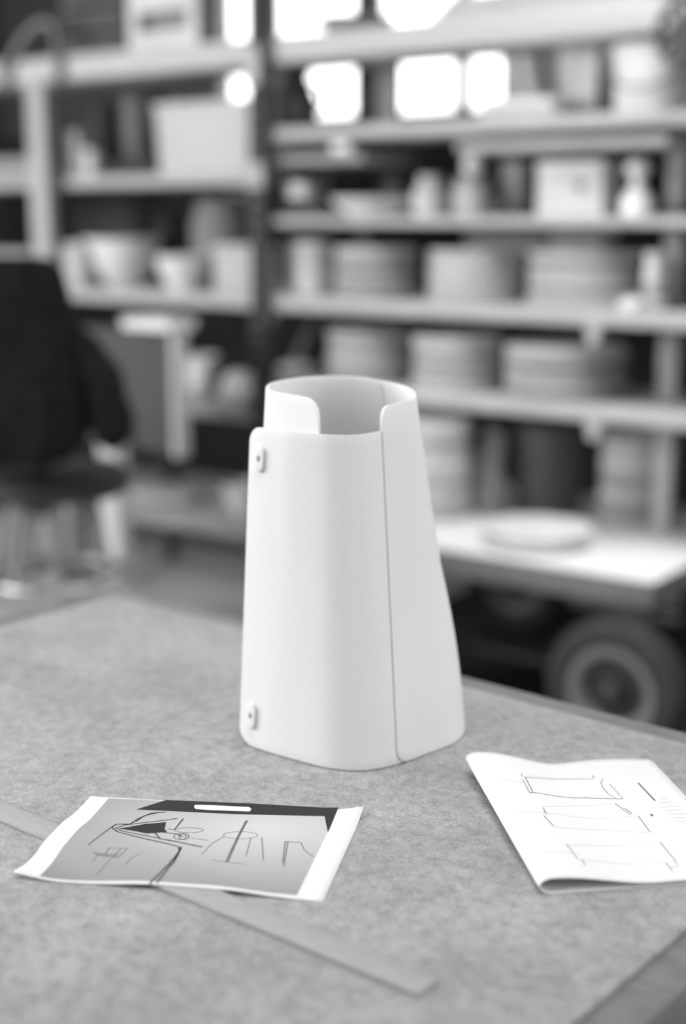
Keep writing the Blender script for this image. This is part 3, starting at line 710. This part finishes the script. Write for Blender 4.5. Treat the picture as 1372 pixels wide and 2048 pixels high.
lathe('highlight_ball', mat('gloss_white', .92, .08, spec=.8), [(0, h+.0125)] + [(kb_*math.sin(PI*i/12), h+.0125+kb_*(1-math.cos(PI*i/12))) for i in range(1, 12)] + [(0, h+.0125+2*kb_)], e)  # white ball put in for a bright highlight on the glaze
vessel('shallow_dark_dish', 'shallow dark dish beside the jar with the highlight ball', 'dish', 960, 1040, 408, Z3, D0+.08, DISH, M_dwood)
vessel('pale_beaker', 'pale beaker behind the shallow dark dish', 'beaker', 1000, 1050, 322, Z3, D0+.27, CUP, M_plaster_b)
e, w, h = carton('square_carton', 'pale square carton with a dark round mark on the thin shelf', 'box', 1072, 1202, 322, Z3, D0+.1, .16, M_plaster, None, False)
box('lid', M_plaster, (-w/2-.002, w/2+.002, -.002, .162, h*.8+.0005, h), e)
bm = bmesh.new(); add_lathe(bm, [(0, 0), (.018, 0), (.018, .0015), (0, .0015)], 20, Matrix.Translation((w*.18, -.0028, h*.55)) @ Matrix.Rotation(PI/2, 4, 'X')); finish(bm, 'round_mark', M_grey, e)
e, r, h, x = vessel('white_bottle', 'glossy white bottle at the right end of the thin shelf', 'bottle', 1240, 1306, 352, Z3, D0+.12, [(.8, 0), (.95, .06), (1, .35), (.8, .55), (.45, .68), (.38, .8), (.42, 1)], MATS['gloss_white'])
lathe('stopper', M_white, [(0, h+.001), (r*.5, h+.001), (r*.75, h+.012), (r*.75, h+.03), (r*.4, h+.045), (0, h+.047)], e)
# roll hanging on the end of the short grey board
o = lathe('white_roll', MATS['gloss_white'], [(0, 0), (.017, 0), (.02, .003), (.02, .072), (.017, .075), (0, .075)], loc=W(rx(668, D0+.06, 1.70), D0+.06, 1.7045), rot=(0, PI/2, TH)); tag(o, 'short white roll lying on the end of the short grey board', 'roll')
# ------------------------------------------------------------------ shelf under the window
o = vessel('dark_pitcher', 'dark tilted pitcher silhouetted against the window beside the steel post', 'pitcher', 540, 640, 138, Z4, D0+.14, [(.6, 0), (.9, .15), (1, .4), (.7, .7), (.55, .85), (.7, 1)], M_dwood)
e, r, h, x = o
tube('handle', M_dwood, [(r*.7, 0, h*.72), (r*1.25, 0, h*.7), (r*1.4, 0, h*.5), (r*1.2, 0, h*.3), (r*.95, 0, h*.28)], .008, e)
e, w, h, dd, m_ = thing_box('grey_board', 'upright grey board beside the rear steel post', 'board', 756, 796, 118, 0, Z4, D0+.26, .02, M_grey)
box('board', M_grey, (-w/2, w/2, 0, .02, 0, h), e)
e, w, h, dd, m_ = thing_box('pale_tray', 'pale shallow wooden tray on the shelf under the window', 'tray', 956, 1106, 196, 0, Z4, D0+.05, .2, M_lgrey)
box('base', M_lgrey, (-w/2, w/2, 0, .2, 0, h*.45), e, bev=.008); box('upper_tray', M_plaster_b, (-w/2+.005, w/2-.01, .005, .19, h*.45+.0005, h), e, bev=.008)
htr = h
for uu, ll in ((1018, 'left'), (1052, 'right')):
    xk = rx(uu, D0+.12, 1.85); hh = .13
    o = box('leaning_slat', M_plank2, (-.017, .017, -.006, .006, 0, hh), loc=W(xk+.018, D0+.12, Z4+htr+.0062), rot=(0, -.24, TH)); tag(o, 'short pale slat leaning on the tray, the %s one of two' % ll, 'slat')
for i, (ua, ub_) in enumerate(((1112, 1150), (1153, 1190))):
    e, w, h, dd, m_ = thing_box('plywood_offcut', 'upright pale plywood offcut, the %s of the pair beside the black bottle' % ('left' if i == 0 else 'right'), 'panel', ua, ub_, 96, 0, Z4, D0+.2, .02, M_plaster)
    box('panel', M_plaster, (-w/2, w/2, 0, .02, 0, h), e)
vessel('black_bottle', 'slim black bottle beside the big white bucket', 'bottle', 1190, 1214, 150, Z4, D0+.08, [(.9, 0), (1, .05), (1, .6), (.5, .75), (.45, 1)], M_black)
e, r, h, x = vessel('white_bucket', 'big white bucket at the right end of the shelf under the window', 'bucket', 1222, 1400, 92, Z4, D0+.16, [(.88, 0), (.9, .02), (.98, .85), (1.03, .86), (1.03, .93), (1, .94), (1, 1)], M_plaster_b)
tube('handle', M_steel, [(r*1.0*math.cos(a), -r*1.02*abs(math.sin(a))*.99-.004, h*.86 - .10*math.sin(a)) for a in [PI*i/16 for i in range(17)]], .003, e, n=6)
# ------------------------------------------------------------------ top plank
vessel('dark_platter', 'wide dark platter on the top plank in front of the window', 'platter', 628, 790, 38, ZT, D0+.12, [(.6, 0), (.65, .15), (.95, .6), (1, 1)], M_grey)
e, w, h, dd, m_ = thing_box('slotted_box', 'pale open box with a dark slot on the top plank', 'box', 258, 396, -30, 0, ZT, D0+.04, .2, M_plaster_b)
th = .02; z1_, z2_ = h*.28, h*.60
bm = bmesh.new(); add_box(bm, -w/2, w/2, 0, .07, 0, z1_); add_box(bm, -w/2, w/2, 0, .07, z2_, h); add_box(bm, -w/2, -w/2+w*.14, 0, .07, z1_, z2_); add_box(bm, w/2-w*.14, w/2, 0, .07, z1_, z2_)
finish(bm, 'body', M_plaster, e); box('back', M_grey, (-w/2+w*.14, w/2-w*.14, .045, .065, z1_, z2_), e)
for i in range(3):
    xa = rx(860, D0+.03, ZT); xb2 = rx(1300, D0+.03, ZT)
    o = box('long_board', M_plank2 if i % 2 == 0 else M_plank, (xa+.03*i, xb2, 0, .22, 0, .022), loc=W(0, D0+.03, ZT+.0005+i*.0226), rot=TH); tag(o, 'long pale board in the pile on the top plank, ' + NUM[i], 'board', 'boards on the top plank')
e, w, h, dd, m_ = thing_box('dark_crate', 'large dark grey crate at the left of the top plank', 'crate', 125, 250, -40, 0, ZT, D0+.1, .18, M_grey)
M_crate = mat('crate_grey', .10, .8, .15, 8)
for k in range(3): box('slat', M_crate, (-w/2, w/2, 0, .012, h*(.02+k*.33), h*(.30+k*.33)), e)
for s_ in (-1, 1): box('side', M_grey, (s_*w/2-.012 if s_ > 0 else -w/2, s_*w/2 if s_ > 0 else -w/2+.012, .0125, .18, 0, h), e)
box('back', M_grey, (-w/2+.0125, w/2-.0125, .168, .18, 0, h), e)
# arched metal bracket fixed on the front of the top plank
hoop = empty('arched_bracket', W(0, 0, 0), TH); tag(hoop, 'arched metal tube bracket on the front of the top plank at far left', 'bracket')
dh = D0-.025
pix = [(4, 172), (22, 120), (45, 78), (72, 50), (95, 45), (110, 62), (115, 110), (116, 176)]
P = [Vector((rx(u, dh, rz(u, v, dh)), dh, rz(u, v, dh))) for u, v in pix]
tube('arch', M_grey, [crom(P, i*7/40) for i in range(41)], .013, hoop)
for q in (P[0], P[-1]): box('foot_plate', M_steel, (q.x-.02, q.x+.02, D0-.0145, D0-.002, ZT-.075, ZT-.012), hoop)
# dark perforated hand wheel on the front of the top plank at right
hx = rx(1378, D0-.05, 1.98); hz = rz(1378, 62, D0-.05)
hw = empty('perforated_wheel', W(hx, D0-.05, hz), TH); tag(hw, 'dark perforated wheel hanging at the upper right corner', 'wheel')
R = 70*mpp(hx, D0-.05, hz)
mt = Matrix.Rotation(PI/2, 4, 'X')
bm = bmesh.new(); add_lathe(bm, [(R*.82, -.012), (R, -.012), (R, .012), (R*.82, .012), (R*.82, -.012)], 48, mt); finish(bm, 'outer_ring', M_steel, hw)
bm = bmesh.new(); add_lathe(bm, [(0, -.010), (R*.48, -.010), (R*.48, .010), (0, .010)], 40, mt); finish(bm, 'hub_disc', M_steel, hw)
for k in range(10):
    bm = bmesh.new(); a = 2*PI*k/10; add_box(bm, R*.47, R*.83, -.010, .010, -R*.055, R*.055, mtx=Matrix.Rotation(a, 4, 'Y')); finish(bm, 'spoke', M_steel, hw)
bm = bmesh.new(); add_lathe(bm, [(0, 0), (.012, 0), (.012, .04), (0, .04)], 16, Matrix.Translation((0, .0105, 0)) @ Matrix.Rotation(-PI/2, 4, 'X')); finish(bm, 'shaft', M_steel, hw)

# ------------------------------------------------------------------ lower left of the rack
vessel('white_cup', 'white cup on the lower left shelf', 'cup', 366, 440, 712, ZLL, D0+.18, BOWL, M_white)
o = lump('white_cloth', M_white, W(rx(484, D0+.12, ZLL), D0+.13, ZLL+.0005), .095, 12, (.9, .75, .75), .35); tag(o, 'crumpled white cloth on the lower left shelf beside the shade', 'cloth')
o = lump('grey_cloth', M_lgrey, W(rx(392, D0+.08, ZLL), D0+.075, ZLL+.0005), .06, 21, (1.1, .8, .45), .35); tag(o, 'low grey cloth in front of the white cup', 'cloth')
o = lump('pale_cloth', M_plaster, W(rx(600, D0+.2, Z2), D0+.2, Z2+.0005), .07, 31, (1.2, .8, .35), .3); tag(o, 'pale folded cloth beside the first stack on the lower shelf', 'cloth')
vessel('white_plate', 'white plate on the bottom shelf peeking out left of the shade', 'plate', 445, 545, 968, ZB, D0+.25, DISH, M_white)
o = lump('dust_sheet', M_lgrey, W(rx(320, D0+.3, ZB), D0+.3, ZB+.0005), .10, 41, (2.2, 1, .28), .3); tag(o, 'low grey dust sheet heaped on the bottom shelf', 'cloth')

# thin grey standing panel in front of the rack
dc = 3.30
xc0, xc1 = rx(150, dc, .9), rx(345, dc, .9); zc1, zc0 = rz(300, 662, dc), rz(300, 902, dc)
cab = empty('standing_panel', W((xc0+xc1)/2, dc, 0), TH); tag(cab, 'thin dull grey panel with a pale edge standing on wooden posts behind the jacket', 'panel')
w = xc1-xc0; dp = .055
box('board', mat('panel_grey', .065, .7, .12, 4), (-w/2, w/2, 0, dp, zc0, zc1), cab)
box('edge_strip', M_plank, (w/2+.0005, w/2+.02, -.006, dp+.002, zc0-.012, zc1+.005), cab)
for uu, mm in ((216, M_plank), (120, M_grey)):
    x_ = rx(uu, dc-.06, .6) - (xc0+xc1)/2
    box('post', mm, (x_-.045, x_+.045, -.062, -.0005, 0, zc0+.06), cab, bev=.006)
e, w2, h2, dd, m_ = thing_box('white_tray', 'white shallow tray balanced on top of the thin grey panel', 'tray', 243, 338, 638, 0, zc1+.0052, dc-.04, .13, M_white)
box('base', M_white, (-w2/2, w2/2, 0, .13, 0, h2*.6), e, bev=.006); box('rim', M_white, (-w2/2-.004, w2/2+.004, -.004, .134, h2*.6+.0005, h2), e, bev=.006)
# pale plinth at the left edge
pl_ = on_plane(8, 1075, .78)
o = empty('pale_plinth', (pl_.x-.19, pl_.y+.10, 0)); tag(o, 'pale plinth at the left edge behind the bench corner', 'plinth')
box('body', M_plaster, (-.09, .09, -.09, .09, 0, .76), o); box('cap', M_plaster, (-.10, .10, -.10, .10, .7605, .78), o)

# ------------------------------------------------------------------ draughtsman's stool and jacket
SX, SY = -0.80, 3.78
st = empty('work_stool', (SX, SY, 0), .5); tag(st, 'high work stool with a foot ring and dark padded seat under the jacket', 'stool')
lathe('seat', M_black, [(0, .735), (.19, .735), (.205, .75), (.205, .79), (.19, .805), (0, .81)], st)
tube('column', M_chrome, [(0, 0, .30), (0, 0, .7345)], .022, st)
for k in range(5):
    a = 2*PI*k/5 + .3
    tube('leg', M_chrome if k % 2 else M_steel, [(.02*math.cos(a), .02*math.sin(a), .33), (.15*math.cos(a), .15*math.sin(a), .26), (.30*math.cos(a), .30*math.sin(a), .016)], .015, st)
tube('foot_ring', M_chrome, [(.19*math.cos(2*PI*i/40), .19*math.sin(2*PI*i/40), .50) for i in range(40)], .012, st, closed=True)
for k in range(4):
    a = 2*PI*k/4; tube('ring_spoke', M_steel, [(.02*math.cos(a), .02*math.sin(a), .52), (.18*math.cos(a), .18*math.sin(a), .50)], .008, st)
for k in range(4):
    a = 2*PI*k/4+.6; tube('strut', M_grey, [(.13*math.cos(a), .13*math.sin(a), .7345), (.175*math.cos(a), .175*math.sin(a), .513)], .014, st)
box('back_stem', M_steel, (-.02, .02, -.16, -.145, .70, 1.1), st, rot=(0, 0, -.5))
bm = bmesh.new(); add_box(bm, -.32, .08, -.20, -.165, .90, 1.30, bev=.016, seg=3); finish(bm, 'backrest', M_black, st, rot=(0, 0, -.5))
# jacket draped over the back: lofted body with a hanging sleeve
bm = bmesh.new(); rings = []
kk = SY/2842.0
prof = [  # z, left x, right x (picture columns), half thickness
    (1.385, -70, 60, .02), (1.380, -100, 96, .055), (1.365, -120, 118, .075), (1.33, -130, 128, .088), (1.27, -135, 138, .095), (1.20, -138, 146, .10), (1.12, -140, 154, .105), (1.03, -142, 172, .11), (.95, -142, 170, .112), (.88, -142, 150, .112), (.845, -142, 120, .10)]
from mathutils import noise as nz
yb = SY - .185
for z, a, c in [(p[0], p[1], p[2]) for p in prof]:
    t = [p[3] for p in prof if p[0] == z][0]
    x0, x1 = (a-686)*kk*.96, (c-686)*kk*.96; ring = []
    for i in range(40):
        an = 2*PI*i/40; cx, cy = math.cos(an), math.sin(an)
        ex = math.copysign(abs(cx)**.5, cx); ey = math.copysign(abs(cy)**.6, cy)
        f = 1 + .05*nz.noise(Vector((ex*4, ey*3, z*7)))
        ring.append(bm.verts.new(((x0+x1)/2 + (x1-x0)/2*ex*f, yb + t*ey*(1+.25*nz.noise(Vector((ex*5, ey, z*5)))), z)))
    rings.append(ring)
for a, c in zip(rings, rings[1:]):
    for i in range(40): bm.faces.new((a[i], c[i], c[(i+1) % 40], a[(i+1) % 40]))
bm.faces.new(rings[0]); bm.faces.new(rings[-1][::-1])
jk = empty('dark_jacket', ((0-686)*kk, yb, .845)); tag(jk, 'dark jacket draped over the back of the high work stool', 'jacket')
o = finish(bm, 'body', M_cloth, None, smooth=80); o.parent = jk; o.location = -jk.location
sm = o.modifiers.new('s', 'SUBSURF'); sm.levels = sm.render_levels = 1
sl = [(100, 600, .02), (128, 655, .036), (165, 712, .048), (198, 775, .056), (212, 830, .056), (213, 868, .05), (203, 895, .03)]
bm = bmesh.new(); pts = []; rs = []
for u, v, r in sl:
    pts.append(Vector(((u-686)*kk*.95, yb-.03, CZ-(v-HOR)*kk*.95))); rs.append(r)
NP = 36; PP = [crom(pts, (len(pts)-1)*i/NP) for i in range(NP+1)]; RR = [crom([Vector((q, 0, 0)) for q in rs], (len(rs)-1)*i/NP).x for i in range(NP+1)]
add_tube(bm, PP, RR, 24)
for v in bm.verts: v.co += Vector((nz.noise(v.co*14)*.012, nz.noise(v.co*9+Vector((3, 1, 2)))*.02, 0))
o = finish(bm, 'sleeve', M_cloth, None, smooth=80); o.parent = jk; o.location = -jk.location
